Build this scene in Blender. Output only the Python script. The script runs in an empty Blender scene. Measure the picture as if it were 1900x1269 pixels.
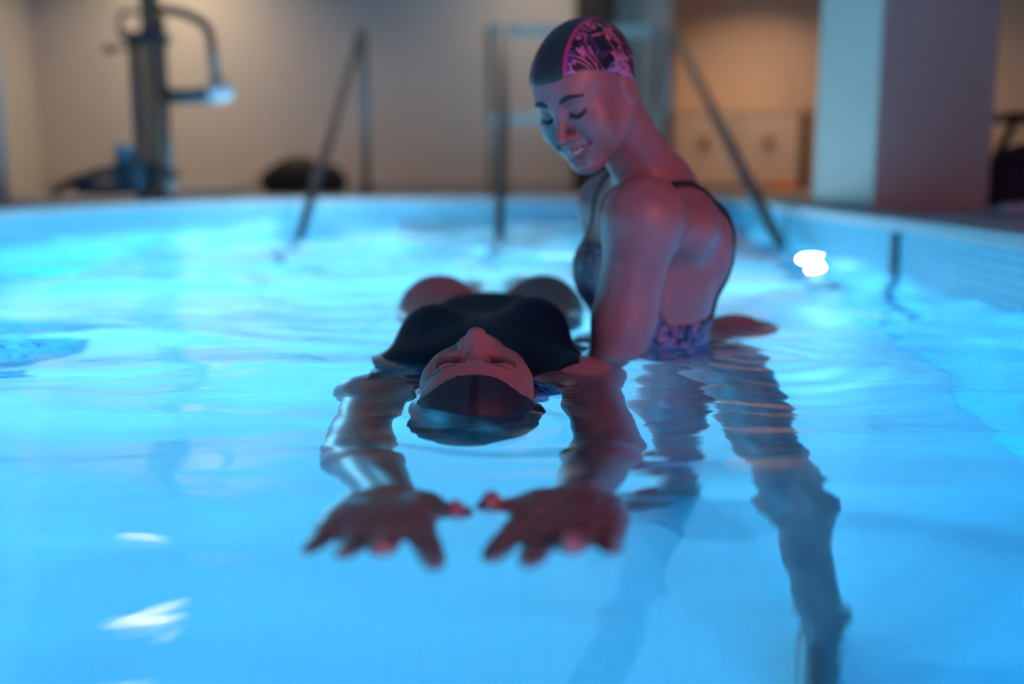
import bpy, bmesh, math, random
import numpy as np
from mathutils import Vector, Matrix
random.seed(4)
C = bpy.context.scene.collection
SC = bpy.context.scene

# ------------------------------------------------------------------ camera
CAM = Vector((0.0, 0.0, 0.27))          # 27 cm above the water (water level is z = 0)
cd = bpy.data.cameras.new('camera'); cam = bpy.data.objects.new('camera', cd); C.objects.link(cam)
cam.location = CAM
cam.rotation_euler = (math.radians(90 - 9.1), 0, 0)
cd.lens = 35.05; cd.sensor_width = 36; cd.clip_start = 0.02; cd.clip_end = 60
cd.dof.use_dof = True; cd.dof.focus_distance = 1.25; cd.dof.aperture_fstop = 1.4
SC.camera = cam

# ------------------------------------------------------------------ world, exposure
w = bpy.data.worlds.new('world'); SC.world = w; w.use_nodes = True
bg = w.node_tree.nodes['Background']; bg.inputs[0].default_value = (0.03, 0.035, 0.04, 1); bg.inputs[1].default_value = 0.2
vs = SC.view_settings
vs.view_transform = 'Standard'; vs.look = 'None'; vs.gamma = 1; vs.use_curve_mapping = False; vs.exposure = 0.0
cy = SC.cycles
cy.max_bounces = 12; cy.transmission_bounces = 10; cy.diffuse_bounces = 5; cy.glossy_bounces = 4
cy.volume_bounces = 0; cy.sample_clamp_indirect = 4.0; cy.caustics_refractive = True; cy.caustics_reflective = False
cy.blur_glossy = 1.0

# ------------------------------------------------------------------ lamps
def area(name, loc, aim, size, col, power, size_y=None):
    l = bpy.data.lights.new(name, 'AREA'); l.energy = power; l.color = col
    l.shape = 'RECTANGLE' if size_y else 'DISK'; l.size = size
    if size_y: l.size_y = size_y
    o = bpy.data.objects.new(name, l); C.objects.link(o); o.location = loc
    o.rotation_euler = (Vector(aim) - Vector(loc)).to_track_quat('-Z', 'Y').to_euler()
    return o
WARM = (1.0, 0.74, 0.46)
CEIL_LIGHTS = [(-3.0, 8.7, 25), (0.3, 8.7, 11), (-2.35, 6.0, 2.5)]
for x, y, p in CEIL_LIGHTS:
    al = area('ceiling_lamp_light', (x, y, 2.84), (x, y, 0), 0.28, WARM, p)
    if y > 7: al.data.spread = math.radians(122)         # deep recessed downlights
area('recess_lamp_light', (2.75, 10.2, 2.74), (2.75, 10.2, 0), 0.28, (1.0, 0.66, 0.42), 24).data.spread = math.radians(126)
area('red_fill_light', (1.6, -2.25, 1.35), (0.0, 1.4, 0.1), 0.5, (1.0, 0.17, 0.13), 23, 0.3).data.spread = math.radians(95)  # added red fill on the camera-facing side of the people
POOL_LIGHTS = [  # x, y, z, normal angle (deg, in plan), strength, colour
    (1.205, 4.0, -0.5, 180, 2300, (1.0, 0.90, 1.0)), (-1.32, 6.76, -0.5, -65, 8000, (1.0, 0.90, 1.0)), (-2.0, 3.2, -0.55, 0, 1200, (0.65, 0.80, 1.0)),
    (-2.02, 0.2, -0.6, 0, 1000, (0.12, 0.58, 1.0)), (0.85, -0.6, -0.6, 180, 850, (0.12, 0.58, 1.0))]

# ------------------------------------------------------------------ helpers
def obj(name, bm, mat=None, parent=None, smooth=True):
    me = bpy.data.meshes.new(name)
    if isinstance(bm, bmesh.types.BMesh):
        bmesh.ops.recalc_face_normals(bm, faces=bm.faces); bm.to_mesh(me); bm.free()
    else:
        v, f = bm; me.from_pydata([tuple(p) for p in v], [], [tuple(q) for q in f])
    me.update()
    if smooth:
        me.polygons.foreach_set('use_smooth', [True] * len(me.polygons))
    o = bpy.data.objects.new(name, me); C.objects.link(o)
    if mat: me.materials.append(mat)
    if parent: o.parent = parent
    return o
def tag(o, label, cat, group=None, kind=None):
    if label: o['label'] = label
    if cat: o['category'] = cat
    if group: o['group'] = group
    if kind: o['kind'] = kind
    return o
def empty(name, loc):
    o = bpy.data.objects.new(name, None); C.objects.link(o); o.location = loc; o.empty_display_size = .1
    return o
def struct(o): o['kind'] = 'structure'; return o
def dup(root, loc=None, rz=None):
    r = root.copy(); C.objects.link(r)
    if loc: r.location = loc
    if rz is not None: r.rotation_euler = (0, 0, rz)
    for ch in list(root.children):
        c = ch.copy(); C.objects.link(c); c.parent = r
        for g in ch.children:
            d = g.copy(); C.objects.link(d); d.parent = c
    return r
def box(bm, x0, x1, y0, y1, z0, z1, bev=0.0):
    t = bmesh.new(); bmesh.ops.create_cube(t, size=1)
    for v in t.verts:
        v.co = Vector(((x0 + x1) / 2 + v.co.x * (x1 - x0), (y0 + y1) / 2 + v.co.y * (y1 - y0), (z0 + z1) / 2 + v.co.z * (z1 - z0)))
    if bev: bmesh.ops.bevel(t, geom=list(t.edges), offset=bev, segments=2, affect='EDGES', profile=0.6)
    me = bpy.data.meshes.new('t'); t.to_mesh(me); t.free(); bm.from_mesh(me); bpy.data.meshes.remove(me)
    return bm
def catmull(pts, n=8):
    P = [Vector(p) for p in pts]; P = [P[0] * 2 - P[1]] + P + [P[-1] * 2 - P[-2]]; out = []
    for i in range(1, len(P) - 2):
        for k in range(n):
            t = k / n; a, b, c, d = P[i - 1:i + 3]
            out.append(0.5 * ((2 * b) + (c - a) * t + (2 * a - 5 * b + 4 * c - d) * t * t + (3 * b - a - 3 * c + d) * t ** 3))
    out.append(P[-2]); return out
def tube(bm, pts, r, seg=12, cap=True):
    pts = [Vector(p) for p in pts]; n = len(pts)
    rs = r if hasattr(r, '__len__') else [r] * n
    t0 = (pts[1] - pts[0]).normalized()
    ref = Vector((0, 0, 1)) if abs(t0.z) < .9 else Vector((1, 0, 0))
    u = t0.cross(ref).normalized(); rings = []
    for i, p in enumerate(pts):
        t = (pts[min(i + 1, n - 1)] - pts[max(i - 1, 0)]).normalized()
        u = (u - t * u.dot(t)).normalized(); v = t.cross(u)
        rings.append([bm.verts.new(p + (u * math.cos(a) + v * math.sin(a)) * rs[i]) for a in [2 * math.pi * k / seg for k in range(seg)]])
    for a, b in zip(rings, rings[1:]):
        for k in range(seg): bm.faces.new((a[k], a[(k + 1) % seg], b[(k + 1) % seg], b[k]))
    if cap: bm.faces.new(rings[0][::-1]); bm.faces.new(rings[-1])
    return bm
def fillet(pts, r=0.08, n=6):
    P = [Vector(p) for p in pts]; out = [P[0]]
    for a, b, c in zip(P, P[1:], P[2:]):
        d0 = (a - b).normalized(); d1 = (c - b).normalized()
        rr = min(r, (a - b).length * .45, (c - b).length * .45)
        s, e = b + d0 * rr, b + d1 * rr
        for k in range(n + 1):
            t = k / n; out.append(s * (1 - t) ** 2 + b * 2 * t * (1 - t) + e * t * t)
    out.append(P[-1]); return out
def lathe(bm, prof, axis_o=(0, 0, 0), rot=None, seg=32):
    rot = rot or Matrix.Identity(3); o = Vector(axis_o); rings = []
    for r, z in prof:
        rings.append([bm.verts.new(o + rot @ Vector((r * math.cos(a), r * math.sin(a), z))) for a in [2 * math.pi * k / seg for k in range(seg)]])
    for a, b in zip(rings, rings[1:]):
        for k in range(seg): bm.faces.new((a[k], a[(k + 1) % seg], b[(k + 1) % seg], b[k]))
    bm.faces.new(rings[0][::-1]); bm.faces.new(rings[-1]); return bm

# ------------------------------------------------------------------ materials
class NT:
    def __init__(s, name):
        s.m = bpy.data.materials.new(name); s.m.use_nodes = True; s.t = s.m.node_tree; s.t.nodes.clear()
        s.out = s.t.nodes.new('ShaderNodeOutputMaterial')
    def n(s, kind, **kw):
        nd = s.t.nodes.new('ShaderNode' + kind)
        for k, v in kw.items():
            if k in nd.inputs: s.set(nd.inputs[k], v)
            else: setattr(nd, k, v)
        return nd
    def set(s, inp, v):
        if isinstance(v, bpy.types.NodeSocket): s.t.links.new(v, inp)
        else: inp.default_value = v
    def link(s, a, b): s.t.links.new(a, b)
    def ramp(s, fac, stops, interp='LINEAR'):
        r = s.n('ValToRGB'); r.color_ramp.interpolation = interp
        e = r.color_ramp.elements
        while len(e) < len(stops): e.new(0.5)
        for el, (p, c) in zip(e, stops): el.position = p; el.color = (*c, 1)
        s.link(fac, r.inputs[0]); return r.outputs[0]
def simple(name, col, rough=0.5, metal=0.0, var=0.08, scale=6.0, bump=0.0, spec=0.5):
    m = NT(name); tc = m.n('TexCoord'); nz = m.n('TexNoise', Scale=scale, Detail=4.0); m.link(tc.outputs['Object'], nz.inputs['Vector'])
    a = tuple(max(0, c * (1 - var)) for c in col); b = tuple(min(1, c * (1 + var)) for c in col)
    p = m.n('BsdfPrincipled', Roughness=rough, Metallic=metal)
    p.inputs['Specular IOR Level'].default_value = spec
    m.link(m.ramp(nz.outputs['Fac'], [(0.3, a), (0.7, b)]), p.inputs['Base Color'])
    if bump:
        bp = m.n('Bump', Strength=bump, Distance=0.002); m.link(nz.outputs['Fac'], bp.inputs['Height']); m.link(bp.outputs[0], p.inputs['Normal'])
    m.link(p.outputs[0], m.out.inputs[0]); return m.m
def tiles(name, c1, c2, grout, tile=0.025, gw=0.003, rough=0.25):
    m = NT(name); uv = m.n('UVMap'); br = m.n('TexBrick', Scale=1.0)
    br.offset = 0.0; br.inputs['Brick Width'].default_value = tile; br.inputs['Row Height'].default_value = tile
    br.inputs['Mortar Size'].default_value = gw / 2; br.inputs['Mortar Smooth'].default_value = 0.1
    br.inputs['Color1'].default_value = (*c1, 1); br.inputs['Color2'].default_value = (*c2, 1); br.inputs['Mortar'].default_value = (*grout, 1)
    m.link(uv.outputs[0], br.inputs['Vector'])
    p = m.n('BsdfPrincipled', Roughness=rough); m.link(br.outputs['Color'], p.inputs['Base Color'])
    bp = m.n('Bump', Strength=0.3, Distance=0.001); bp.invert = True; m.link(br.outputs['Fac'], bp.inputs['Height']); m.link(bp.outputs[0], p.inputs['Normal'])
    m.link(p.outputs[0], m.out.inputs[0]); return m.m
def emis(name, col, s):
    m = NT(name); e = m.n('Emission', Strength=s); e.inputs[0].default_value = (*col, 1); m.link(e.outputs[0], m.out.inputs[0]); return m.m

M_tile = tiles('pool_mosaic', (0.25, 0.66, 0.80), (0.20, 0.58, 0.74), (0.08, 0.30, 0.42))
M_floor_tile = tiles('pool_floor_mosaic', (0.80, 0.88, 0.89), (0.78, 0.87, 0.885), (0.74, 0.84, 0.86), 0.05, 0.003)
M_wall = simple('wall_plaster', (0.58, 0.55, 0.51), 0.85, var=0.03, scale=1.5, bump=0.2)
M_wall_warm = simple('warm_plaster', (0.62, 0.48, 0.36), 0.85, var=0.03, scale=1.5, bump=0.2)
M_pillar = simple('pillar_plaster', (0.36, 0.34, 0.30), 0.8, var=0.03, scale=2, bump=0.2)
M_ceil = simple('ceiling_paint', (0.22, 0.32, 0.40), 0.9, var=0.02)
M_deck = simple('deck_stone', (0.34, 0.34, 0.35), 0.55, var=0.12, scale=9, bump=0.3)
M_coping = simple('coping_stone', (0.42, 0.44, 0.46), 0.45, var=0.1, scale=14, bump=0.3)
M_chrome = simple('brushed_steel', (0.14, 0.17, 0.19), 0.35, 1.0, var=0.05, scale=30)
M_bar = simple('satin_bar', (0.42, 0.50, 0.48), 0.5)
M_dark = simple('black_paint', (0.012, 0.011, 0.011), 0.6, var=0.2)
M_bag = simple('black_canvas', (0.012, 0.011, 0.012), 0.9, var=0.3, scale=40, bump=0.5)
M_brown = simple('brown_metal', (0.10, 0.055, 0.035), 0.4, var=0.15)
M_cab = simple('cream_laminate', (0.66, 0.55, 0.44), 0.5, var=0.02)
M_wood = simple('dark_wood', (0.08, 0.045, 0.03), 0.5, var=0.3, scale=12)
M_orange = simple('orange_cloth', (0.5, 0.12, 0.03), 0.9)
M_white = simple('white_plastic', (0.75, 0.77, 0.78), 0.35, var=0.02)
M_navy = simple('navy_cloth', (0.012, 0.017, 0.035), 0.9, var=0.3, scale=25)
M_towel = simple('grey_towel', (0.35, 0.37, 0.42), 0.95, var=0.1, scale=60, bump=0.8)
M_joint = simple('blue_joint', (0.01, 0.06, 0.10), 0.5, var=0.1)
M_drain = simple('drain_blue', (0.05, 0.36, 0.52), 0.4, var=0.1)
M_cglow = emis('ceiling_lamp_glow', WARM, 14.0)
M_fillglow = emis('red_fill_glow', (1.0, 0.35, 0.2), 6.0)  # glow colour for the added red fill

def skin(name, base, lip):
    m = NT(name); tc = m.n('TexCoord'); nz = m.n('TexNoise', Scale=14.0, Detail=5.0); m.link(tc.outputs['Object'], nz.inputs['Vector'])
    a = tuple(c * .9 for c in base); b = tuple(min(1, c * 1.08) for c in base)
    col = m.ramp(nz.outputs['Fac'], [(0.35, a), (0.65, b)])
    at = m.n('Attribute', attribute_name='lip'); mx = m.n('Mix', data_type='RGBA')
    m.link(at.outputs['Fac'], mx.inputs[0]); m.link(col, mx.inputs[6]); mx.inputs[7].default_value = (*lip, 1)
    p = m.n('BsdfPrincipled', Roughness=0.42); m.link(mx.outputs[2], p.inputs['Base Color'])
    p.inputs['Subsurface Weight'].default_value = 0.12; p.inputs['Subsurface Radius'].default_value = (0.012, 0.004, 0.002); p.inputs['Subsurface Scale'].default_value = 1.0
    n2 = m.n('TexNoise', Scale=220.0, Detail=2.0); m.link(tc.outputs['Object'], n2.inputs['Vector'])
    bp = m.n('Bump', Strength=0.15, Distance=0.0008); m.link(n2.outputs['Fac'], bp.inputs['Height']); m.link(bp.outputs[0], p.inputs['Normal'])
    m.link(p.outputs[0], m.out.inputs[0]); return m.m
M_skin = skin('skin', (0.34, 0.115, 0.11), (0.26, 0.035, 0.04))
M_suit_black = simple('black_swimsuit', (0.001, 0.008, 0.015), 0.5, var=0.2, scale=80, bump=0.15, spec=0.12)
M_hair = simple('dark_hair', (0.015, 0.009, 0.007), 0.6, var=0.2, scale=200)
M_brow = simple('brown_brow_hair', (0.12, 0.05, 0.04), 0.7, var=0.2, scale=200)
M_teeth = simple('teeth', (0.75, 0.70, 0.66), 0.3, var=0.02)

def black_cap():
    m = NT('black_cap_fabric'); at = m.n('Attribute', attribute_name='hl'); sp = m.n('SeparateXYZ'); m.link(at.outputs['Vector'], sp.inputs[0])
    ab = m.n('Math', operation='ABSOLUTE'); m.link(sp.outputs[0], ab.inputs[0])
    col = m.ramp(ab.outputs[0], [(0.0, (0.001, 0.001, 0.002)), (0.0068, (0.001, 0.001, 0.002)), (0.0072, (0.010, 0.013, 0.019)), (0.2, (0.010, 0.013, 0.019))])
    p = m.n('BsdfPrincipled', Roughness=0.5); m.link(col, p.inputs['Base Color'])
    wv = m.n('TexNoise', Scale=300.0, Detail=1.0); m.link(at.outputs['Vector'], wv.inputs['Vector'])
    bp = m.n('Bump', Strength=0.2, Distance=0.0006); m.link(wv.outputs['Fac'], bp.inputs['Height']); m.link(bp.outputs[0], p.inputs['Normal'])
    m.link(p.outputs[0], m.out.inputs[0]); return m.m
def print_nodes(m, vec, scale):
    """Camouflage-like print of pink, violet, black and pale patches."""
    n1 = m.n('TexNoise', Scale=scale, Detail=3.0, Distortion=1.6); m.link(vec, n1.inputs['Vector'])
    mp = m.n('Mapping'); mp.inputs['Location'].default_value = (3.1, 1.7, 5.2); mp.inputs['Scale'].default_value = (1.0, 1.8, 0.7); m.link(vec, mp.inputs[0])
    n2 = m.n('TexNoise', Scale=scale * 1.1, Detail=2.0, Distortion=2.2); m.link(mp.outputs[0], n2.inputs['Vector'])
    a = m.ramp(n1.outputs['Fac'], [(0.0, (0.006, 0.006, 0.008)), (0.47, (0.07, 0.025, 0.13)), (0.53, (0.012, 0.01, 0.02)), (0.57, (0.30, 0.28, 0.38)), (0.60, (0.10, 0.03, 0.16))], 'CONSTANT')
    b = m.ramp(n2.outputs['Fac'], [(0.0, (0, 0, 0)), (0.545, (1, 1, 1)), (0.59, (0, 0, 0))], 'CONSTANT')
    mx = m.n('Mix', data_type='RGBA'); m.link(b, mx.inputs[0]); m.link(a, mx.inputs[6]); mx.inputs[7].default_value = (0.62, 0.14, 0.27, 1)
    return mx.outputs[2]
def print_cap():
    m = NT('printed_cap_fabric'); at = m.n('Attribute', attribute_name='hl'); sp = m.n('SeparateXYZ'); m.link(at.outputs['Vector'], sp.inputs[0])
    ab = m.n('Math', operation='ABSOLUTE'); m.link(sp.outputs[0], ab.inputs[0])
    pr = print_nodes(m, at.outputs['Vector'], 12.0)
    g1 = m.n('Math', operation='GREATER_THAN'); m.link(ab.outputs[0], g1.inputs[0]); g1.inputs[1].default_value = 0.031
    g2 = m.n('Math', operation='GREATER_THAN'); m.link(ab.outputs[0], g2.inputs[0]); g2.inputs[1].default_value = 0.0365
    m1 = m.n('Mix', data_type='RGBA'); m.link(g1.outputs[0], m1.inputs[0]); m1.inputs[6].default_value = (0.022, 0.018, 0.016, 1); m1.inputs[7].default_value = (0.55, 0.02, 0.11, 1)
    m2 = m.n('Mix', data_type='RGBA'); m.link(g2.outputs[0], m2.inputs[0]); m.link(m1.outputs[2], m2.inputs[6]); m.link(pr, m2.inputs[7])
    p = m.n('BsdfPrincipled', Roughness=0.5); m.link(m2.outputs[2], p.inputs['Base Color'])
    m.link(p.outputs[0], m.out.inputs[0]); return m.m
def print_suit():
    m = NT('printed_swimsuit_fabric'); tc = m.n('TexCoord'); pr = print_nodes(m, tc.outputs['Object'], 24.0)
    p = m.n('BsdfPrincipled', Roughness=0.45); m.link(pr, p.inputs['Base Color']); m.link(p.outputs[0], m.out.inputs[0]); return m.m
M_cap_black = black_cap(); M_cap_print = print_cap(); M_suit_print = print_suit()

def water_mat():
    m = NT('pool_water'); g = m.n('BsdfGlass', Roughness=0.0, IOR=1.333); g.inputs[0].default_value = (1, 1, 1, 1)
    ge = m.n('NewGeometry')
    mp = m.n('Mapping'); mp.inputs['Scale'].default_value = (0.42, 1.0, 1.0); m.link(ge.outputs['Position'], mp.inputs[0])
    n1 = m.n('TexNoise', Scale=6.5, Detail=3.0, Roughness=0.42, Distortion=0.6); m.link(mp.outputs[0], n1.inputs['Vector'])
    bp = m.n('Bump', Strength=1.0, Distance=0.008); m.link(n1.outputs['Fac'], bp.inputs['Height']); m.link(bp.outputs[0], g.inputs['Normal'])
    m.link(g.outputs[0], m.out.inputs[0])
    va = m.n('VolumeAbsorption'); va.inputs['Color'].default_value = (0.0, 0.82, 0.97, 1); va.inputs['Density'].default_value = 0.45
    m.link(va.outputs[0], m.out.inputs['Volume']); return m.m
M_water = water_mat()

# ------------------------------------------------------------------ pool shell
DECK = 0.17; DEPTH = -1.1
POOL = [Vector(p) for p in [(-2.03, -1.7), (0.75, -1.7), (1.46, 7.0), (-0.85, 7.0), (-1.5, 6.7), (-1.85, 6.1), (-2.0, 5.2), (-2.0, 4.2)]]
def offset(poly, d):
    out = []
    for i, p in enumerate(poly):
        a = (p - poly[i - 1]).normalized(); b = (poly[(i + 1) % len(poly)] - p).normalized()
        na, nb = Vector((a.y, -a.x)), Vector((b.y, -b.x)); n = (na + nb).normalized()
        out.append(p + n * d / max(.3, n.dot(na)))
    return out
def ring_prism(inner, outer, z0, z1):
    bm = bmesh.new(); L = len(inner)
    V = [[bm.verts.new((p.x, p.y, z)) for p in poly] for poly, z in ((inner, z0), (inner, z1), (outer, z1), (outer, z0))]
    for k in range(4):
        a, b = V[k], V[(k + 1) % 4]
        for i in range(L): j = (i + 1) % L; bm.faces.new((a[i], a[j], b[j], b[i]))
    return bm
outer = offset(POOL, 0.12)
wn = ['near', 'right', 'back', 'corner_a', 'corner_b', 'corner_c', 'corner_d', 'left']
run = 0.0
for i in range(len(POOL)):
    j = (i + 1) % len(POOL); a, b, c, d = POOL[i], POOL[j], outer[j], outer[i]
    bm = bmesh.new(); lo, hi = DEPTH - .08, DECK - .04
    vs_ = [bm.verts.new((p.x, p.y, z)) for z in (lo, hi) for p in (a, b, c, d)]
    for f in ((0, 1, 2, 3), (4, 7, 6, 5), (0, 4, 5, 1), (1, 5, 6, 2), (2, 6, 7, 3), (3, 7, 4, 0)): bm.faces.new([vs_[k] for k in f])
    uvl = bm.loops.layers.uv.new('UVMap'); L = (b - a).length
    for f in bm.faces:
        for l in f.loops:
            p = Vector((l.vert.co.x, l.vert.co.y)); l[uvl].uv = (run + (p - a).dot((b - a).normalized()), l.vert.co.z)
    run += L
    struct(obj('wall_pool_' + wn[i], bm, M_tile, smooth=False))
bm = bmesh.new(); box(bm, -2.3, 1.8, -2.0, 7.3, DEPTH - .08, DEPTH)
uvl = bm.loops.layers.uv.new('UVMap')
for f in bm.faces:
    for l in f.loops: l[uvl].uv = (l.vert.co.x, l.vert.co.y)
struct(obj('floor_pool', bm, M_floor_tile, smooth=False))
cop_in, cop_out = offset(POOL, -0.02), offset(POOL, 0.26)
o = obj('trim_1', ring_prism(cop_in, cop_out, DECK - .04, DECK), M_coping, smooth=False); struct(o)
o['label'] = 'grey stone coping around the edge of the lit pool'
bv = o.modifiers.new('bevel', 'BEVEL'); bv.width = .008; bv.segments = 2
# deck
bm = bmesh.new(); loops = [[(-4.4, -3.2), (4.6, -3.2), (4.6, 11.6), (-4.4, 11.6)], [(p.x, p.y) for p in cop_out]]
ed = []
for lp in loops:
    vv = [bm.verts.new((x, y, DECK - .002)) for x, y in lp]
    for a, b in zip(vv, vv[1:] + vv[:1]): ed.append(bm.edges.new((a, b)))
bmesh.ops.triangle_fill(bm, use_beauty=True, use_dissolve=False, edges=ed)
ex = bmesh.ops.extrude_face_region(bm, geom=list(bm.faces)); bmesh.ops.translate(bm, vec=(0, 0, -.15), verts=[g for g in ex['geom'] if isinstance(g, bmesh.types.BMVert)])
struct(obj('floor', bm, M_deck, smooth=False))
# dark joints in the right pool wall
def right_x(y): return 0.75 + (1.46 - 0.75) * (y + 1.7) / 8.7
for y, wd in ((2.93, .045), (4.6, .03)):
    bm = bmesh.new(); x = right_x(y); box(bm, x - .012, x + .02, y - wd / 2, y + wd / 2, -0.9, DECK - .045)
    o = obj('trim_2' if y < 4 else 'trim_3', bm, M_joint, smooth=False); struct(o)

# ------------------------------------------------------------------ room shell
def slab(name, x0, x1, y0, y1, z0, z1, m): bm = bmesh.new(); box(bm, x0, x1, y0, y1, z0, z1); return struct(obj(name, bm, m, smooth=False))
H = 2.9
slab('wall_back', -4.4, 1.47, 9.5, 9.7, DECK - .1, H, M_wall)
slab('wall_recess_left', 1.30, 1.47, 9.7, 11.4, DECK - .1, H, M_wall_warm)
slab('wall_recess_back', 1.30, 4.6, 11.4, 11.6, DECK - .1, H, M_wall_warm)
slab('wall_left', -4.6, -4.4, -3.2, 9.7, DECK - .1, H, M_wall)
slab('wall_pier_left', -3.2, -2.64, 4.9, 5.3, DECK, H, M_wall)
slab('wall_right', 4.4, 4.6, -3.2, 11.6, DECK - .1, H, M_wall_warm)
slab('wall_front', -4.6, 4.6, -3.4, -3.2, DECK - .1, H, M_wall)
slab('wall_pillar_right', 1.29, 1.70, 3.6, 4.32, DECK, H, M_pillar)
slab('ceiling', -4.6, 4.6, -3.4, 11.6, H, H + .15, M_ceil)
slab('baseboard_back', -4.4, 1.47, 9.46, 9.5, DECK, DECK + .08, M_deck)

# ------------------------------------------------------------------ water
def water():
    xs = np.concatenate([np.arange(-2.10, -.6, .02), np.arange(-.6, .7, .008), np.arange(.7, 1.57, .02)])
    ys = np.concatenate([np.arange(-1.8, .45, .03), np.arange(.45, 2.4, .006), np.arange(2.4, 4.2, .014), np.arange(4.2, 7.1, .03)])
    X, Y = np.meshgrid(xs, ys, indexing='ij'); rng = np.random.RandomState(7)
    Z = np.zeros_like(X)
    wx = X + .05 * np.sin(3.1 * Y + 1.0) + .03 * np.sin(7 * Y - 2 * X); wy = Y + .06 * np.sin(2.3 * X + .4) + .03 * np.sin(5.3 * X + 1.7 * Y)
    for lam, amp, n in ((1.1, .0060, 4), (.55, .0036, 5), (.28, .0026, 6), (.15, .0008, 7)):
        for _ in range(n):
            th = rng.normal(math.pi / 2, .65); k = 2 * math.pi / (lam * rng.uniform(.8, 1.25))
            Z += amp / math.sqrt(n) * np.sin(k * (math.cos(th) * wx + math.sin(th) * wy) + rng.uniform(0, 6.28))
    calm = .35 + .75 * np.clip((Y - .7) / 1.2, 0, 1) + 1.0 * np.clip((Y - 1.8) / 2, 0, 1); Z *= calm
    # rings leaving the two bodies
    for cx, cy_, amp, lam, dec in ((-.05, 1.15, .0009, .075, .12), (.24, 1.66, .0012, .10, .18), (.35, 1.55, .001, .06, .15)):
        r = np.hypot(X - cx, (Y - cy_) * .9); Z += amp * np.exp(-np.maximum(r - .1, 0) / dec) * np.sin(2 * math.pi * r / lam + 2.2 * np.sin(2 * np.arctan2(Y - cy_, X - cx)))
    nx, ny = X.shape
    V = np.stack([X, Y, Z], -1).reshape(-1, 3); I = np.arange(nx * ny).reshape(nx, ny)
    F = np.stack([I[:-1, :-1], I[1:, :-1], I[1:, 1:], I[:-1, 1:]], -1).reshape(-1, 4).tolist()
    base = len(V); lo = DEPTH - .04
    b = [(xs[0], ys[0], lo), (xs[-1], ys[0], lo), (xs[-1], ys[-1], lo), (xs[0], ys[-1], lo)]
    V = np.concatenate([V, np.array(b)])
    F += [[base + 3, base + 2, base + 1, base],
          list(I[:, 0][::-1]) + [base, base + 1], list(I[-1, :][::-1]) + [base + 1, base + 2],
          list(I[:, -1]) + [base + 2, base + 3], list(I[0, :]) + [base + 3, base]]
    o = obj('water', (V, F), M_water); struct(o)
    for p in list(o.data.polygons)[-5:]: p.use_smooth = False
    o['label'] = 'clear rippled pool water glowing blue from the lamps below'
    return o
water()

# ------------------------------------------------------------------ signed distance bodies
class Field:
    def __init__(s, xs, ys, zs):
        s.ax = [np.asarray(a, np.float32) for a in (xs, ys, zs)]; s.D = np.full([len(a) for a in s.ax], 9.0, np.float32)
    def sub(s, lo, hi):
        sl = []
        for a, l, h in zip(s.ax, lo, hi):
            i, j = np.searchsorted(a, l), np.searchsorted(a, h)
            if j - i < 1: return None, None
            sl.append(slice(i, j))
        return tuple(sl), np.stack(np.meshgrid(*[a[q] for a, q in zip(s.ax, sl)], indexing='ij'), -1)
    def put(s, fn, lo, hi, k=0.01, op='u'):
        m = k + .02; sl, P = s.sub(np.array(lo) - m, np.array(hi) + m)
        if sl is None: return
        a = s.D[sl]; b = fn(P)
        if op == 's': b = -b
        if k < 1e-6: s.D[sl] = np.minimum(a, b) if op == 'u' else np.maximum(a, b); return
        h = np.maximum(k - np.abs(a - b), 0) / k
        s.D[sl] = (np.minimum(a, b) - h * h * k * .25) if op == 'u' else (np.maximum(a, b) + h * h * k * .25)
    def cone(s, a, b, ra, rb=None, k=.02, op='u', fr=None):
        rb = ra if rb is None else rb
        if fr: a, b = fr.w(a), fr.w(b); ra *= fr.s; rb *= fr.s
        a, b = np.array(a, np.float32), np.array(b, np.float32); r = max(ra, rb); d = b - a; L2 = max(float(d @ d), 1e-9)
        def fn(P):
            t = np.clip(((P - a) @ d) / L2, 0, 1); q = P - a - t[..., None] * d
            return np.sqrt((q * q).sum(-1)) - (ra + (rb - ra) * t)
        s.put(fn, np.minimum(a, b) - r, np.maximum(a, b) + r, k, op)
    def ell(s, c, r, k=.02, op='u', fr=None, rot=None):
        R = np.eye(3) if rot is None else np.array(rot)
        if fr: c = fr.w(c); R = fr.R @ R; r = np.array(r) * fr.s
        c = np.array(c, np.float32); r = np.array(r, np.float32); R = R.astype(np.float32); m = float(r.max())
        def fn(P):
            q = (P - c) @ R; k0 = np.sqrt(((q / r) ** 2).sum(-1)); k1 = np.sqrt(((q / (r * r)) ** 2).sum(-1)) + 1e-6
            return k0 * (k0 - 1) / k1
        s.put(fn, c - m, c + m, k, op)
class Frame:                                     # local x = her left ... y = forward (face), z = up (crown)
    def __init__(s, o, fwd, up, sc=1.0):
        s.s = sc; f = np.array(fwd, float); f /= np.linalg.norm(f); u = np.array(up, float); u -= f * (u @ f); u /= np.linalg.norm(u)
        s.o = np.array(o, float); s.R = np.stack([np.cross(f, u), f, u], 1)
    def w(s, p): return s.R @ np.array(p, float) * s.s + s.o
    def l(s, P): return (P - s.o) @ s.R / s.s
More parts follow.
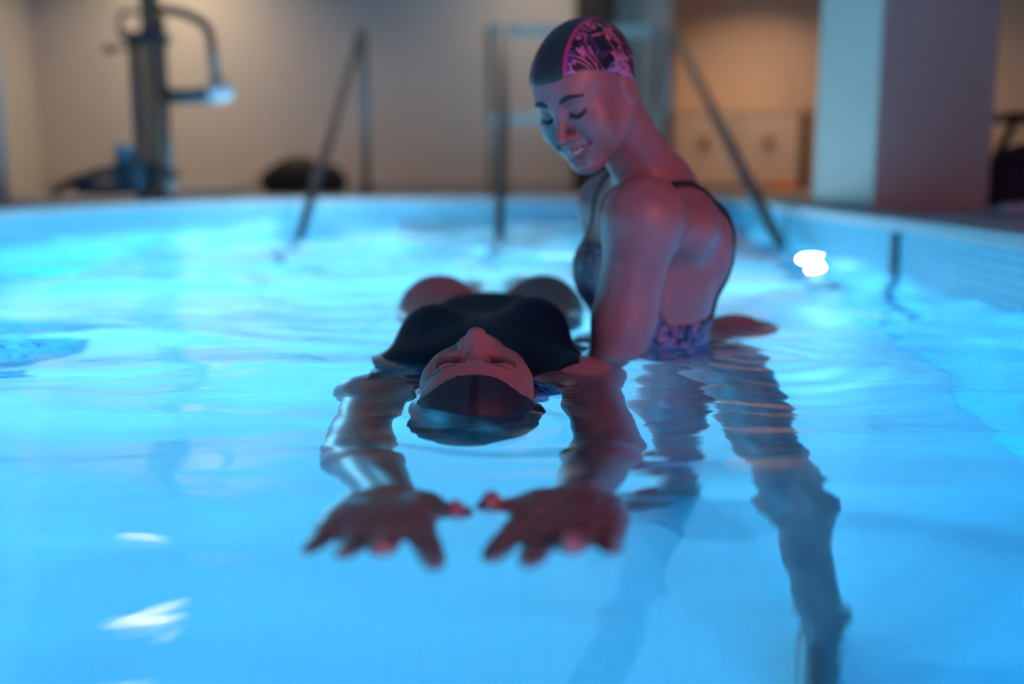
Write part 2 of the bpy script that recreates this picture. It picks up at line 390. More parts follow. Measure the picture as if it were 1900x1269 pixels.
def surface_nets(ax, D):
    S = D < 0; n = [a - 1 for a in D.shape]
    cnt = np.zeros(n, np.uint8)
    for i in (0, 1):
        for j in (0, 1):
            for k in (0, 1): cnt += S[i:i + n[0], j:j + n[1], k:k + n[2]]
    act = (cnt > 0) & (cnt < 8); idx = np.argwhere(act); ids = np.full(n, -1, np.int32); ids[act] = np.arange(len(idx))
    acc = np.zeros((len(idx), 3)); num = np.zeros(len(idx)); cor = [(i, j, k) for i in (0, 1) for j in (0, 1) for k in (0, 1)]
    for a in cor:
        for x in range(3):
            if a[x]: continue
            b = list(a); b[x] = 1; A = idx + a; B = idx + b
            da = D[A[:, 0], A[:, 1], A[:, 2]]; db = D[B[:, 0], B[:, 1], B[:, 2]]; m = (da < 0) != (db < 0)
            t = np.where(m, da / np.where(m, da - db, 1), 0)
            pa = np.stack([ax[q][A[:, q]] for q in range(3)], 1); pb = np.stack([ax[q][B[:, q]] for q in range(3)], 1)
            acc[m] += (pa + t[:, None] * (pb - pa))[m]; num[m] += 1
    V = acc / num[:, None]; F = []
    for x in range(3):
        sh = [slice(None)] * 3; s0 = list(sh); s1 = list(sh); s0[x] = slice(0, -1); s1[x] = slice(1, None)
        e = np.argwhere(S[tuple(s0)] != S[tuple(s1)]); y, z = (x + 1) % 3, (x + 2) % 3
        e = e[(e[:, y] > 0) & (e[:, z] > 0) & (e[:, y] < n[y]) & (e[:, z] < n[z])]
        ins = S[e[:, 0], e[:, 1], e[:, 2]]; q = []
        for dy, dz in ((-1, -1), (0, -1), (0, 0), (-1, 0)):
            c = e.copy(); c[:, y] += dy; c[:, z] += dz; q.append(ids[c[:, 0], c[:, 1], c[:, 2]])
        q = np.stack(q, 1); q[~ins] = q[~ins][:, ::-1]; F.append(q)
    F = np.concatenate(F); F = F[(F >= 0).all(1)]
    return V, F
def field_obj(name, f, D, mat, parent=None, frame=None, lip=None):
    V, F = surface_nets(f.ax, D)
    me = bpy.data.meshes.new(name); me.vertices.add(len(V)); me.vertices.foreach_set('co', V.astype(np.float32).ravel())
    me.loops.add(F.size); me.loops.foreach_set('vertex_index', F.astype(np.int32).ravel())
    me.polygons.add(len(F)); me.polygons.foreach_set('loop_start', np.arange(0, F.size, 4, dtype=np.int32)); me.update(calc_edges=True); me.validate()
    me.polygons.foreach_set('use_smooth', [True] * len(me.polygons))
    if frame is not None:
        at = me.attributes.new('hl', 'FLOAT_VECTOR', 'POINT'); at.data.foreach_set('vector', frame.l(V).astype(np.float32).ravel())
    if lip is not None:
        at = me.attributes.new('lip', 'FLOAT', 'POINT'); at.data.foreach_set('value', lip(V).astype(np.float32))
    me.materials.append(mat); o = bpy.data.objects.new(name, me); C.objects.link(o)
    if parent: o.parent = parent
    return o
def axis(segs):
    out = [segs[0][0]]
    for a, b, h in segs:
        n = max(1, int(round((b - a) / h))); out += list(a + (b - a) * np.arange(1, n + 1) / n)
    return np.array(out)

def head(f, fr, smile=0.0, ear=1.0, nose=1.0):
    """Head in its own frame: crown +z, face +y; about 0.225 tall, 0.15 wide, 0.20 deep."""
    E = lambda c, r, k=.02, op='u', rot=None: f.ell(c, r, k * fr.s, op, fr, rot)
    K = lambda a, b, ra, rb=None, k=.02, op='u': f.cone(a, b, ra, rb, k * fr.s, op, fr)
    E((0, -.012, .030), (.076, .096, .084), .01)                      # skull
    E((0, .030, .022), (.064, .062, .062), .03)                      # forehead
    E((0, .030, -.045), (.056, .052, .062), .035)                    # mid face
    for s in (-1, 1):
        K((s * .058, -.002, -.048), (s * .018, .068, -.094), .014, .013, .035)   # jaw line
        E((s * .042, .058, -.022), (.024, .022, .020), .025)          # cheek bone
        E((s * .034, .064, -.052), (.022, .020, .024 ), .025)         # cheek
    E((0, .076, -.094), (.019, .016, .017), .022)                    # chin
    K((-.030, .081, .024), (.030, .081, .024), .008, .008, .02)      # brow
    E((0, .070, -.062), (.030, .024, .024), .02)                     # mouth mound
    for s in (-1, 1):
        E((s * .031, .101, .006), (.018, .0155, .0125), .012, 's')     # eye socket
        E((s * .032, .0735, .003), (.0170, .0155, .0125), .0025)       # closed lid
    # nose
    K((0, .080, .016), (0, .1115, -.031), .0062, .0088, .014)
    E((0, .113, -.033), (.0095, .0085, .0085), .006)
    for s in (-1, 1):
        if nose > 1: K((s * .004, .106, -.030), (s * .020, .083, -.022), .0075, .010, .012)
        E((s * .0125 * nose, .0985, -.037), (.0075 * nose, .0095 * nose, .0075 * nose), .005)
        E((s * .0068, .106, -.0445), (.0036, .006, .0035), .003, 's')
        K((s * .0135, .098, -.037), (s * .019, .086, -.044), .0008, .0008, .006, 's')
    # lips
    w = .023 + .009 * smile; up = .009 * smile
    for s in (-1, 1):
        K((0, .0945, -.0605), (s * w, .081, -.063 + up), .0052, .0022, .005)
        K((0, .0925, -.0715), (s * w * .9, .080, -.0655 + up), .0062, .0025, .005)
        K((0, .099, -.0655), (s * (w + .002), .084, -.0642 + up), .0011 + .0006 * smile, .0009 + .0005 * smile, .003, 's')
        if smile:
            E((s * .042, .064, -.034), (.022, .020, .017), .018)
            K((s * .0335, .082, -.058), (s * .024, .094, -.038), .0005, .0005, .010, 's')
    E((0, .094, -.0845), (.016, .008, .004), .01, 's')                # dip under the lip
    # ears
    for s in (-1, 1):
        E((s * (.0765 if ear else .064), -.012, -.012), (.007, .017, .029), .008)
        if ear: E((s * .085, -.008, -.010), (.006, .009, .018), .006, 's')
def lips_mask(fr, smile=0.0):
    def g(V):
        L = fr.l(V); x, y, z = L[:, 0], L[:, 1], L[:, 2]
        w = .024 + .009 * smile; zz = z - .009 * smile * (x / w) ** 2
        u = 1 - (np.abs(x) / w) ** 2
        return np.clip((.0105 * np.sqrt(np.clip(u, 0, 1)) - np.abs(zz + .066)) / .0015, 0, 1) * (y > .07) * (u > 0)
    return g
def face_curve(f, fr, pts, lift):
    """Slide local points along the face's forward axis onto the surface of the field."""
    out = []
    for p in pts:
        ys = np.arange(.05, .125, .0008); W = np.array([fr.w((p[0], y, p[1])) for y in ys]); ix = []
        for q in range(3): ix.append(np.clip(np.round(np.interp(W[:, q], f.ax[q], np.arange(len(f.ax[q])))).astype(int), 0, len(f.ax[q]) - 1))
        d = f.D[ix[0], ix[1], ix[2]]; k = np.where(d > 0)[0]; ins = np.where(d <= 0)[0]
        y = ys[ins[-1]] if len(ins) else ys[0]
        out.append(Vector(fr.w((p[0], y + lift, p[1]))))
    return out
def face_bits(f, fr, parent, browcol, smile=0, bw=1.0):
    for s in (-1, 1):
        pts = face_curve(f, fr, [(s * x, z) for x, z in ((.012, .0225), (.020, .0265), (.030, .029), (.040, .0275), (.050, .0215))], .0002)
        bm = bmesh.new(); tube(bm, catmull(pts, 5), [bw * (.0017 + .0022 * math.sin(math.pi * min(1, (k + 3) / 22))) for k in range(21)], 8)
        obj('eyebrow', bm, browcol, parent)
        lid = face_curve(f, fr, [(s * x, z) for x, z in ((.0175, .0015), (.024, -.0035), (.032, -.0055), (.040, -.0035), (.0475, .0015))], .0004)
        bm = bmesh.new(); tube(bm, catmull(lid, 5), .0015, 6)
        fwd = Vector(fr.R[:, 1]); dn = -Vector(fr.R[:, 2]); sd = Vector(fr.R[:, 0])
        L = catmull(lid, 6)
        for k in range(1, len(L) - 1):
            a = L[k]; o = (k / (len(L) - 1) - .5); tube(bm, [a, a + fwd * .004 + dn * .003 + sd * s * o * .002, a + fwd * .0085 + dn * .0045 + sd * s * o * .006], [.0006, .0004, .0002], 4)
        obj('eyelashes', bm, M_hair, parent)
    if smile:
        pts = face_curve(f, fr, [(x, -.0650 + .007 * (x / .024) ** 2) for x in (-.017, -.011, -.004, .004, .011, .017)], .0004)
        bm = bmesh.new(); tube(bm, catmull(pts, 4), .0014, 8); obj('teeth', bm, M_teeth, parent)
def hand(f, wrist, fwd, up, side, curl=(.3, .3, .3, .3), spread=(.12, .03, -.06, -.16), thumb=None, s=1.0, fl=1.0, wd=1.0, fat=1.0):
    """fwd along the fingers, up = back of the hand, side = +1 when the thumb lies on +cross(fwd,up)."""
    F = np.array(fwd, float); F /= np.linalg.norm(F); U = np.array(up, float); U -= F * (F @ U); U /= np.linalg.norm(U); R = np.cross(F, U) * side
    W = np.array(wrist, float); P = lambda a, b, c: W + (F * a + R * b * wd + U * c) * s
    for b, ln in ((.026, .088), (.009, .092), (-.009, .088), (-.026, .080)):
        f.cone(P(.012, b * .75, 0), P(ln, b, .001), .0135 * s, .0112 * s, .014)
    f.ell(P(.052, 0, -.001), (.034 * s, .033 * s * wd, .015 * s), .02, rot=np.stack([F, R, U], 1))
    f.ell(P(.035, .024, -.008), (.030 * s, .015 * s, .014 * s), .015, rot=np.stack([F, R, U], 1))
    base = [(.086, .027), (.092, .009), (.088, -.009), (.080, -.027)]; lens = [(.040, .024, .019), (.044, .027, .020), (.041, .025, .019), (.032, .019, .017)]
    for i in range(4):
        p = P(base[i][0], base[i][1], 0); a = 0.0; sp = spread[i]; r = [.0088, .0082, .0074, .0064][:4] if i < 3 else [.0078, .0070, .0064, .0056]
        for j, L in enumerate(lens[i]):
            a += curl[i] * (.8 if j == 0 else 1.0)
            d = (F * math.cos(sp) + R * math.sin(sp)) * math.cos(a) - U * math.sin(a); q = p + d * L * s * fl
            f.cone(p, q, r[j] * s * fat, r[j + 1] * s * fat, .006 if j else .009); p = q
    th = thumb or ((.022, .030, -.006), (.052, .052, -.012), (.080, .060, -.016), (.102, .060, -.014))
    for (a, b), (r0, r1) in zip(zip(th, th[1:]), ((.013, .0108), (.0105, .0092), (.0092, .0075))): f.cone(P(*a), P(*b), r0 * s, r1 * s, .008)

# ---- woman floating on her back, crown towards the camera
def floater():
    cx = -.046
    f = Field(axis([(-.36, -.145, .005), (-.145, .06, .0026), (.06, .28, .005)]), axis([(.62, 1.10, .004), (1.10, 1.40, .0026), (1.40, 3.12, .007)]), axis([(-.34, -.12, .006), (-.12, .105, .0028), (.105, .13, .006)]))
    fr = Frame((cx, 1.262, -.050), (0, -.15, 1), (0, -1, -.15), 1.07)
    K, E = f.cone, f.ell
    # trunk
    E((cx, 1.60, -.045), (.150, .170, .098), .04)
    E((cx, 1.51, -.025), (.168, .10, .066), .05)
    E((cx, 1.80, -.055), (.128, .17, .085), .06)
    E((cx, 1.98, -.050), (.165, .13, .100), .06)
    for s in (-1, 1):
        E((cx + s * .078, 1.585, .018 + .006 * s), (.058, .078, .062), .022)
        K((cx + s * .055, 1.46, -.025), (cx + s * .150, 1.44, -.055 - (.06 if s < 0 else 0)), .034, .043, .04)
        K((cx + s * .100, 2.02, -.060), (cx + s * .112, 2.16, -.022), .088, .084, .04)
        K((cx + s * .112, 2.16, -.022), (cx + s * .10, 2.46, -.065), .084, .056, .04)
        K((cx + s * .10, 2.46, -.055), (cx + s * .09, 2.62, -.12), .056, .055, .03)
        K((cx + s * .09, 2.62, -.12), (cx + s * .07, 2.88, -.19), .055, .036, .03)
        K((cx + s * .07, 2.90, -.20), (cx + s * .075, 3.03, -.17), .036, .020, .03)
    K((cx, 1.30, -.055), (cx, 1.44, -.055), .053, .058, .03)
    # arms over her head
    for s, sh, el, wr in ((-1, (-.200, 1.425, -.125), (-.184, 1.13, -.135), (-.112, .870, -.034)), (1, (.108, 1.425, -.042), (.112, 1.13, -.110), (.062, .868, -.030))):
        K(sh, sh, .056, .056, .04)
        K(sh, el, .046, .040, .03)
        mid = tuple(np.array(el) * .7 + np.array(wr) * .3)
        K(el, mid, .040, .041, .02); K(mid, wr, .041, .026, .02)
        fd = np.array((.0, -.97, .08)) if s < 0 else np.array((-.20, -.95, .08))
        # palms up: the back of the hand points down, thumbs to the middle
        hand(f, wr, fd, (0, 0, -1), 1 if s < 0 else -1, curl=(-.14, .22, .12, .02) if s < 0 else (-.10, .0, .22, .10),
             spread=(.26, .05, .0, -.09) if s < 0 else (.12, .02, -.03, -.10), s=1.15, fl=.68, wd=1.2, fat=1.2,
             thumb=((.022, .026, .0), (.048, .038, -.008), (.062, .049, -.016), (.070, .047, -.026)))
    head(f, fr, ear=0, nose=1.15)
    body = field_obj('person', f, f.D, M_skin, lip=lips_mask(fr))
    tag(body, 'woman in a black swim cap floating on her back with arms stretched overhead', 'person')
    # swimsuit
    G = np.stack(np.meshgrid(*f.ax, indexing='ij'), -1); X, Y, Z = G[..., 0] - cx, G[..., 1], G[..., 2]
    ax_ = np.abs(X)
    neck = 1.405 - Y + .25 * np.clip(.075 - ax_, 0, 1)
    arm = ax_ - (.166 - .022 * (X > 0) + .35 * np.clip(Y - 1.50, 0, .08))
    leg = (Y - 2.00) + 1.3 * (ax_ - .06)
    leg = np.maximum(leg, Y - 2.10)
    D = np.maximum.reduce([f.D - .0035, neck, arm, np.maximum(leg, -9)])
    field_obj('swimsuit', f, D, M_suit_black, body)
    L = fr.l(G); x, y, z = L[..., 0], L[..., 1], L[..., 2]
    edge = .053 - z - .95 * np.clip(.070 - y, 0, .2)     # cap edge: high on the forehead, low at the nape
    D = np.maximum(f.D - .0035, np.maximum(edge, np.maximum(np.sqrt(x * x + y * y + (z - .02) ** 2) - .14, np.abs(x) - .084)))
    field_obj('swim_cap', f, D, M_cap_black, body, frame=fr)
    face_bits(f, fr, body, M_brow, 0, .45)
    return body
floater()

# ---- woman standing in the water, leaning over to hold her
def helper():
    f = Field(axis([(-.12, -.01, .006), (-.01, .24, .0030), (.24, .66, .006)]), axis([(1.20, 1.48, .007), (1.48, 1.72, .0030), (1.72, 2.14, .007)]), axis([(-1.12, -.25, .010), (-.25, .27, .006), (.27, .56, .0030)]))
    a, p = math.radians(38), math.radians(30)
    fw = (-math.sin(a) * math.cos(p), -math.cos(a) * math.cos(p), -math.sin(p))
    fr = Frame((.118, 1.60, .410), fw, (-.16, 0, 1), .92)
    K, E = f.cone, f.ell
    tf = Frame((.245, 1.765, .10), (-.94, -.34, -.12), (-.33, -.30, .9))      # trunk frame: y forward, z up
    E((0, -.005, .02), (.138, .104, .155), .04, fr=tf)                          # rib cage
    E((0, -.005, .12), (.140, .070, .062), .05, fr=tf)                          # shoulder girdle
    E((0, 0, -.13), (.112, .088, .12), .06, fr=tf)                              # waist
    E((0, -.012, -.27), (.145, .108, .105), .06, fr=tf)                         # pelvis
    for s in (-1, 1):
        E((s * .060, .068, .010), (.055, .046, .055), .04, fr=tf)
        E((s * .070, -.085, -.285), (.075, .070, .080), .03, fr=tf)
        E((s * .065, -.078, .07), (.055, .035, .075), .03, fr=tf)               # shoulder blades
    E((.435, 1.93, -.058), (.085, .075, .074), .05)                            # hip just breaking the surface
    nb = tf.w((0, -.01, .165))
    K(fr.w((0, -.035, -.05)), nb, .050, .054, .03)
    K(nb, tf.w((-.13, -.005, .125)), .040, .040, .05); K(nb, tf.w((.13, -.005, .125)), .040, .040, .05)
    # near (left) arm
    R0 = tf.w((-.165, .0, .10)); R1 = tf.w((.165, .0, .10))
    near, far = (R0, R1) if R0[1] < R1[1] else (R1, R0)
    near = np.array((.205, 1.565, .215))
    K(near, near, .062, .062, .04)
    el = np.array((.160, 1.61, -.08)); K(near, near * .45 + el * .55, .055, .049, .03); K(near * .45 + el * .55, el, .049, .043, .02)
    wr = np.array((.05, 1.53, -.215)); K(el, el * .6 + wr * .4, .043, .041, .02); K(el * .6 + wr * .4, wr, .041, .028, .02)
    hand(f, wr, (-.9, -.3, -.05), (0, .1, -1), -1, curl=(.12,) * 4, spread=(.1, .02, -.05, -.12))
    K(far, far, .055, .055, .04)
    e2 = far + np.array((.03, .02, -.27)); K(far, e2, .050, .041, .03); w2 = np.array((.05, 1.74, -.225)); K(e2, w2, .041, .028, .02)
    hand(f, w2, (-.95, -.1, -.05), (0, .1, -1), -1, curl=(.12,) * 4, spread=(.1, .02, -.05, -.12))
    # legs
    for hip, kn, an, to in (((.375, 1.84, -.24), (.44, 1.63, -.63), (.505, 1.50, -1.015), (.44, 1.36, -1.075)), ((.37, 1.97, -.24), (.30, 1.88, -.64), (.34, 1.97, -1.02), (.22, 1.93, -1.075))):
        K(hip, kn, .086, .056, .05); m = tuple(np.array(kn) * .68 + np.array(an) * .32)
        K(kn, m, .056, .054, .03); K(m, an, .054, .036, .03)
        K(tuple(np.array(an) + (.01, .03, -.045)), to, .036, .024, .03)
    head(f, fr, 1.0)
    body = field_obj('person', f, f.D, M_skin, lip=lips_mask(fr, 1))
    tag(body, 'smiling woman in a pink and purple patterned swim cap standing in the pool', 'person')
    G = np.stack(np.meshgrid(*f.ax, indexing='ij'), -1); L = tf.l(G); x, y, z = L[..., 0], L[..., 1], L[..., 2]
    armcut = np.minimum.reduce([np.linalg.norm(G - (near + (el - near) * t), axis=-1) - (.066 - .012 * t) for t in (0, .1, .2, .3, .4, .5, .6, .7, .8, .9, 1)])
    top = z - (-.045 + 1.8 * np.clip(y - .03, 0, .08)); leg = -z - .26 - 0 * x
    D = np.maximum.reduce([f.D - .0035, top, leg, -armcut, .105 - np.linalg.norm(G - np.array((.45, 1.93, -.05)), axis=-1)])
    field_obj('swimsuit', f, D, M_suit_print, body)
    # two narrow straps over the shoulders, crossing down the back
    for s in (-1, 1):
        px = s * .098
        band = np.abs(x - px * (1 + .0 * z)) - .0065
        D = np.maximum.reduce([f.D - .0045, band, -z - .06, z - .205, -armcut - .004, .125 - np.linalg.norm(G - fr.o, axis=-1)])
        field_obj('shoulder_strap', f, D, M_dark, body)
    L = fr.l(G); x, y, z = L[..., 0], L[..., 1], L[..., 2]
    edge = .058 - z - .75 * np.clip(.060 - y, 0, .085)
    D = np.maximum(f.D - .0035, np.maximum(edge, np.maximum(np.sqrt(x * x + y * y + (z - .02) ** 2) - .14, np.abs(x) - .084)))
    field_obj('swim_cap', f, D, M_cap_print, body, frame=fr)
    face_bits(f, fr, body, M_hair, 1)
    return body
helper()

# ------------------------------------------------------------------ pool furniture
def handrail(x, y_post, y_in, top, label):
    t = empty('handrail', (x, y_post, DECK)); zt = top - DECK
    pts = fillet([(0, 0, 0), (0, 0, zt), (0, -(y_post - y_in), -DECK - .0), (0, -(y_post - y_in) - .28, -DECK - .28)], .10, 8)
    # the tube leaves the deck, turns over and slopes down to the steps
    bm = bmesh.new(); tube(bm, pts, .026, 14); obj('rail_tube', bm, M_chrome, t)
    bm = bmesh.new(); lathe(bm, [(.055, 0), (.055, .012), (.034, .022)], (0, 0, 0), seg=24); obj('base_flange', bm, M_chrome, t)
    bm = bmesh.new(); tube(bm, [(0, -(y_post - y_in) - .28, -DECK - .28), (0, -(y_post - y_in) - .28, DEPTH - DECK)], .024, 12); obj('support_post', bm, M_chrome, t)
    tag(t, label, 'handrail', 'steel handrails of the pool steps'); return t
handrail(-1.06, 7.35, 5.0, 1.36, 'steel pool handrail sloping left, standing alone beside the black bag')
handrail(-.06, 7.35, 4.9, 1.38, 'steel pool handrail seen nearly end-on behind the standing woman')
handrail(1.13, 7.35, 4.2, 1.36, 'steel pool handrail sloping down to the right in front of the cabinet')
t = empty('guard_rail', (-.02, 7.4, DECK))
for x in (-.14, 1.06):
    bm = bmesh.new(); tube(bm, [(x, 0, 0), (x, 0, 1.20)], .02, 12); obj('upright', bm, M_chrome, t)
for z in (.55, 1.17):
    bm = bmesh.new(); box(bm, -.14, 1.06, -.012, .012, z - .035, z + .035, .005); obj('crossbar', bm, M_bar, t, False)
tag(t, 'steel guard rail with two flat crossbars behind the standing woman', 'railing')
# pool steps below the rails
t = empty('pool_steps', (.05, 7.0, DEPTH))
for k, (d, h) in enumerate(((.35, .85), (.7, .62), (1.05, .40), (1.4, .2))):
    bm = bmesh.new(); box(bm, -.80, .95, -d - .02, -d + .33, 0, h, .01)
    o = obj('step', bm, M_white, t, False)
tag(t, 'white underwater steps at the far wall between the handrails', 'steps')

# pool lift
def lift():
    X, Y = -2.02, 5.75
    t = empty('pool_lift', (X, Y, DECK)); W = lambda px, py: ((px - 950) / 1850 * Y * 1.003 - X, 0, (338 - py) / 1850 * Y * 1.0 + .27 - DECK)
    tag(t, 'steel pool lift with tall post and curved arm at the left far corner', 'pool lift')
    bm = bmesh.new(); box(bm, -.03, .05, -.05, .05, -.0, 2.73, .012); obj('post', bm, M_brown, t)
    bm = bmesh.new(); tube(bm, [(-.075, -.03, -.45), (-.075, -.03, .88)], .032, 16); tube(bm, [(.085, -.03, -.2), (.085, -.03, 1.0)], .016, 12); obj('guide_tube', bm, M_chrome, t)
    bm = bmesh.new(); box(bm, -.12, .10, -.07, .07, .86, .92, .01); obj('bracket', bm, M_chrome, t); bm = bmesh.new(); box(bm, -.11, .11, -.07, .07, .10, .17, .01); obj('bracket', bm, M_chrome, t)
    bm = bmesh.new(); tube(bm, fillet([(.05, 0, 1.05), (.20, 0, 1.03), (.335, 0, .96), (.365, 0, .60)], .09, 8), .026, 14); obj('arm', bm, M_chrome, t)
    bm = bmesh.new(); tube(bm, fillet([(-.05, 0, 1.03), (-.15, 0, 1.04), (-.17, 0, .9), (-.08, 0, .86)], .06, 6), .013, 12); obj('grab_handle', bm, M_chrome, t)
    bm = bmesh.new(); tube(bm, [(.08, -.02, .58), (.14, -.02, .575), (.30, -.02, .58), (.37, -.02, .59)], [.05, .042, .045, .05], 18)
    obj('actuator', bm, M_chrome, t)
    bm = bmesh.new(); bmesh.ops.create_uvsphere(bm, u_segments=24, v_segments=12, radius=.068)
    for v in bm.verts: v.co = Vector((v.co.x * 1.2 + .385, v.co.y - .02, v.co.z * .85 + .60))
    obj('end_cap', bm, M_white, t)
    bm = bmesh.new(); bmesh.ops.create_uvsphere(bm, u_segments=16, v_segments=8, radius=.028)
    for v in bm.verts: v.co += Vector((-.22, -.02, .83))
    tube(bm, [(-.22, -.02, .83), (-.10, -.02, .84)], .01, 8); obj('knob', bm, M_brown, t)
    bm = bmesh.new(); tube(bm, fillet([(-.60, .02, .03), (-.52, .02, .10), (-.30, .02, .17), (-.08, .02, .17)], .08, 6), .024, 12)
    tube(bm, fillet([(-.44, -.08, .09), (-.30, -.08, .14), (-.12, -.08, .14)], .05, 6), .022, 12); obj('foot_rest', bm, M_chrome, t)
    bm = bmesh.new(); box(bm, -.42, -.12, -.16, .14, .03, .10, .03); box(bm, -.20, -.04, -.14, .12, .04, .22, .03); obj('seat_shell', bm, M_joint, t)
    bm = bmesh.new(); bmesh.ops.create_uvsphere(bm, u_segments=20, v_segments=10, radius=.055)
    for v in bm.verts: v.co += Vector((-.17, -.02, .26))
    obj('control_box', bm, M_drain, t)
lift()

# underwater lamps
for i, (x, y, z, ang, s, col) in enumerate(POOL_LIGHTS):
    t = empty('underwater_light', (x, y, z)); t.rotation_euler = (0, 0, math.radians(ang))
    rt = Matrix.Rotation(math.radians(90), 3, 'Y'); t.scale = (1, .6, .6) if i == 1 else (1, 1, 1)
    bm = bmesh.new(); lathe(bm, [(.13, -.01), (.13, .006), (.125, .012), (.10, .012), (.10, -.01)], (0.0, 0, 0), rt); obj('ring', bm, M_chrome, t)
    bm = bmesh.new(); lathe(bm, [(.099, .0), (.095, .008), (.06, .014), (.001, .016)], (0.0, 0, 0), rt)
    obj('lens', bm, emis('pool_lamp_glow', col, s), t)
    tag(t, 'round blue underwater lamp in the ' + ['right pool wall near the sloping handrail', 'far pool wall beneath the steps', 'left pool wall beyond the floating woman', 'left pool wall close to the camera', 'right pool wall close to the camera'][i], 'pool light', 'underwater lamps around the pool')
# ceiling lamps
for i, (x, y) in enumerate([(a, b) for a, b, _ in CEIL_LIGHTS] + [(2.75, 10.2)]):
    t = empty('ceiling_light', (x, y, H - (.0 if i < 3 else .1)))
    bm = bmesh.new(); lathe(bm, [(.17, 0), (.17, -.035), (.155, -.04), (.15, -.03)], seg=32); obj('housing', bm, M_white, t)
    tag(t, ['round warm ceiling lamp over the left corner of the back deck', 'round warm ceiling lamp over the middle of the back deck', 'round warm ceiling lamp above the left side of the pool', 'round orange lamp in the recess above the cream cabinet'][i], 'lamp', 'warm round ceiling lamps')
slab_drop = slab('trim_4', 1.30, 4.4, 9.7, 11.4, 2.80, 2.9, M_ceil)
t = empty('red_fill_lamp', (1.62, -2.30, 1.35))  # made-up fixture around the added red fill, out of view
bm = bmesh.new(); box(bm, -.27, .27, -.06, -.02, -.17, .17, .02); obj('housing', bm, M_white, t)
tube_bm = bmesh.new(); tube(tube_bm, [(0, -.03, 0), (0, -.89, 0)], .02, 10); obj('bracket', tube_bm, M_chrome, t)
tag(t, 'added red fill lamp on a bracket behind the camera', 'lamp')
# floor drain
t = empty('floor_drain', (-1.42, 2.75, DEPTH))
bm = bmesh.new(); box(bm, -.22, .22, -.22, .22, 0, .012, .004); obj('frame', bm, M_drain, t, False)
bm = bmesh.new()
for k in range(9): box(bm, -.2, .2, -.2 + k * .047, -.172 + k * .047, .012, .018)
obj('grate', bm, M_drain, t, False)
tag(t, 'dark square drain grate in the pool floor at left', 'drain')

# ------------------------------------------------------------------ things on the deck
def blob(bm, c, r, seed=0, amp=.25, seg=24):
    t = bmesh.new(); bmesh.ops.create_uvsphere(t, u_segments=seg, v_segments=seg // 2, radius=1); rng = random.Random(seed); ph = [rng.uniform(0, 6.28) for _ in range(6)]
    for v in t.verts:
        p = v.co; n = 1 + amp * .4 * (math.sin(3 * p.x + ph[0]) * math.sin(4 * p.y + ph[1]) + .5 * math.sin(7 * p.z + ph[2]) * math.sin(6 * p.x + ph[3]))
        v.co = Vector((c[0] + p.x * r[0] * n, c[1] + p.y * r[1] * n, max(c[2] + p.z * r[2] * n, 0.0)))
    me = bpy.data.meshes.new('t'); t.to_mesh(me); t.free(); bm.from_mesh(me); bpy.data.meshes.remove(me); return bm
t = empty('sports_bag', (-1.72, 8.3, DECK))
bm = bmesh.new(); blob(bm, (.0, 0, .10), (.36, .2, .17), 2, .3); obj('bag_body', bm, M_bag, t)
bm = bmesh.new(); tube(bm, catmull([(-.22, -.05, .2), (-.12, -.07, .28), (.06, -.07, .29), (.18, -.05, .2)], 6), .012, 8); obj('carry_handle', bm, M_bag, t)
tag(t, 'black slumped sports bag on the deck by the left handrail', 'bag')
bm = bmesh.new(); blob(bm, (0, 0, .03), (.42, .22, .055), 5, .25); o = obj('towel', bm, M_towel); o.location = (-2.55, 8.15, DECK); tag(o, 'grey folded towel lying left of the black bag on the deck', 'towel')
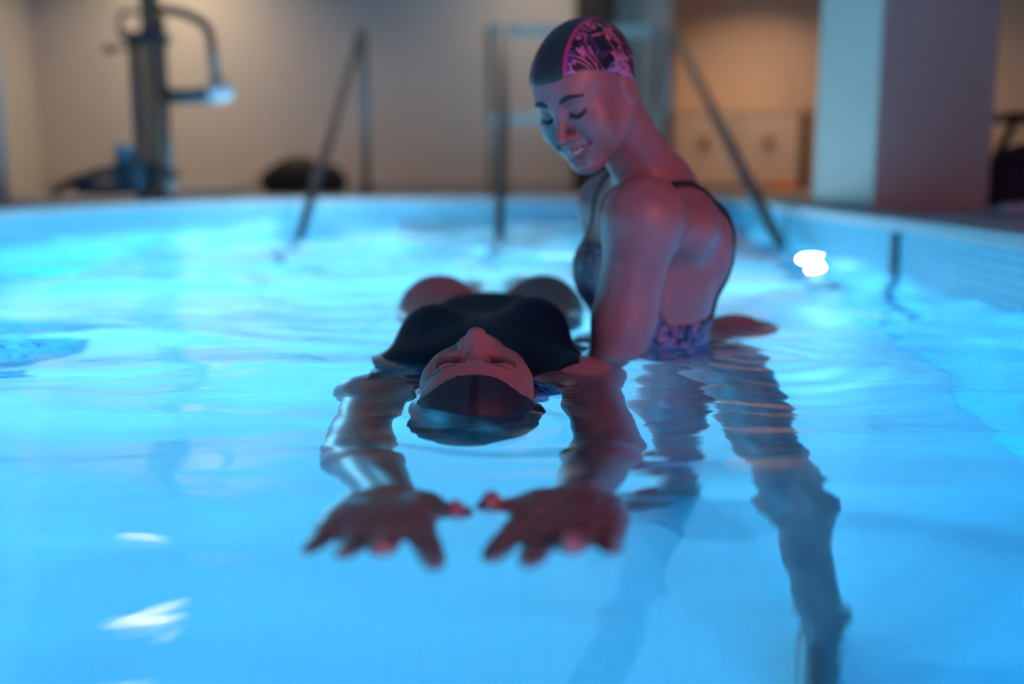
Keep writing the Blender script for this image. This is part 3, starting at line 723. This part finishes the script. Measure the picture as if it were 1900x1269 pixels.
# cabinet in the recess
t = empty('cabinet', (2.45, 11.05, DECK)); tag(t, 'low cream cabinet with two round-knobbed doors in the recess', 'cabinet')
bm = bmesh.new(); box(bm, -.72, .62, -.22, .30, .05, .82, .006); obj('carcass', bm, M_cab, t, False)
bm = bmesh.new(); box(bm, .62, .72, -.24, .30, 0.0, .85, .006); obj('side_panel', bm, M_wood, t, False)
bm = bmesh.new(); box(bm, -.74, .62, -.25, .30, .82, .85, .006); obj('worktop', bm, M_cab, t, False)
for k, x in enumerate((-.40, .28)):
    bm = bmesh.new(); box(bm, x - .32, x + .32, -.245, -.222, .07, .80, .006); d = obj('door', bm, M_cab, t, False)
    bm = bmesh.new(); bmesh.ops.create_uvsphere(bm, u_segments=16, v_segments=8, radius=.05)
    for v in bm.verts: v.co = Vector((v.co.x + x, v.co.y * .4 - .26, v.co.z + .52))
    obj('knob', bm, M_wood, d)
bm = bmesh.new(); blob(bm, (0, 0, .04), (.16, .12, .06), 3, .3); o = obj('towel', bm, M_orange); o.location = (2.85, 10.6, DECK); tag(o, 'rust orange towel on the floor in front of the cream cabinet', 'towel')
# dark post behind the standing woman
bm = bmesh.new(); box(bm, -.17, .17, -.1, .1, 0, H - DECK, .01); o = obj('heater_column', bm, M_dark); o.location = (.74, 9.3, DECK); tag(o, 'black vertical column against the back wall behind the swim cap', 'column')
# deck chair with dark clothes at the right edge
t = empty('deck_chair', (2.06, 4.36, DECK)); tag(t, 'low wooden deck chair at the right edge of the deck', 'chair')
for s in (-1, 1):
    bm = bmesh.new(); tube(bm, [(-.17, .2 * s, 0), (.0, .2 * s, .36)], .018, 10); obj('leg', bm, M_wood, t)
    bm = bmesh.new(); tube(bm, [(.30, .2 * s, 0), (-.02, .2 * s, .20)], .018, 10); obj('leg', bm, M_wood, t)
bm = bmesh.new(); box(bm, -.04, .34, -.2, .2, .355, .385, .006); obj('top_rail', bm, M_wood, t, False)
bm = bmesh.new(); box(bm, -.10, .34, -.19, .19, .15, .18, .008); obj('seat', bm, M_wood, t, False)
bm = bmesh.new(); blob(bm, (.0, 0, 0.0), (.24, .16, .25), 8, .35)
for v in bm.verts: v.co.x += v.co.z * .12
o = obj('jacket', bm, M_navy); o.location = (2.0, 3.93, DECK); tag(o, 'dark navy jacket heaped in front of the deck chair', 'jacket')
bm = bmesh.new(); blob(bm, (0, 0, .012), (.15, .12, .03), 11, .4); o = obj('towel', bm, M_towel); o.location = (1.62, 3.1, DECK); tag(o, 'small pale towel on the coping at the right edge', 'towel')
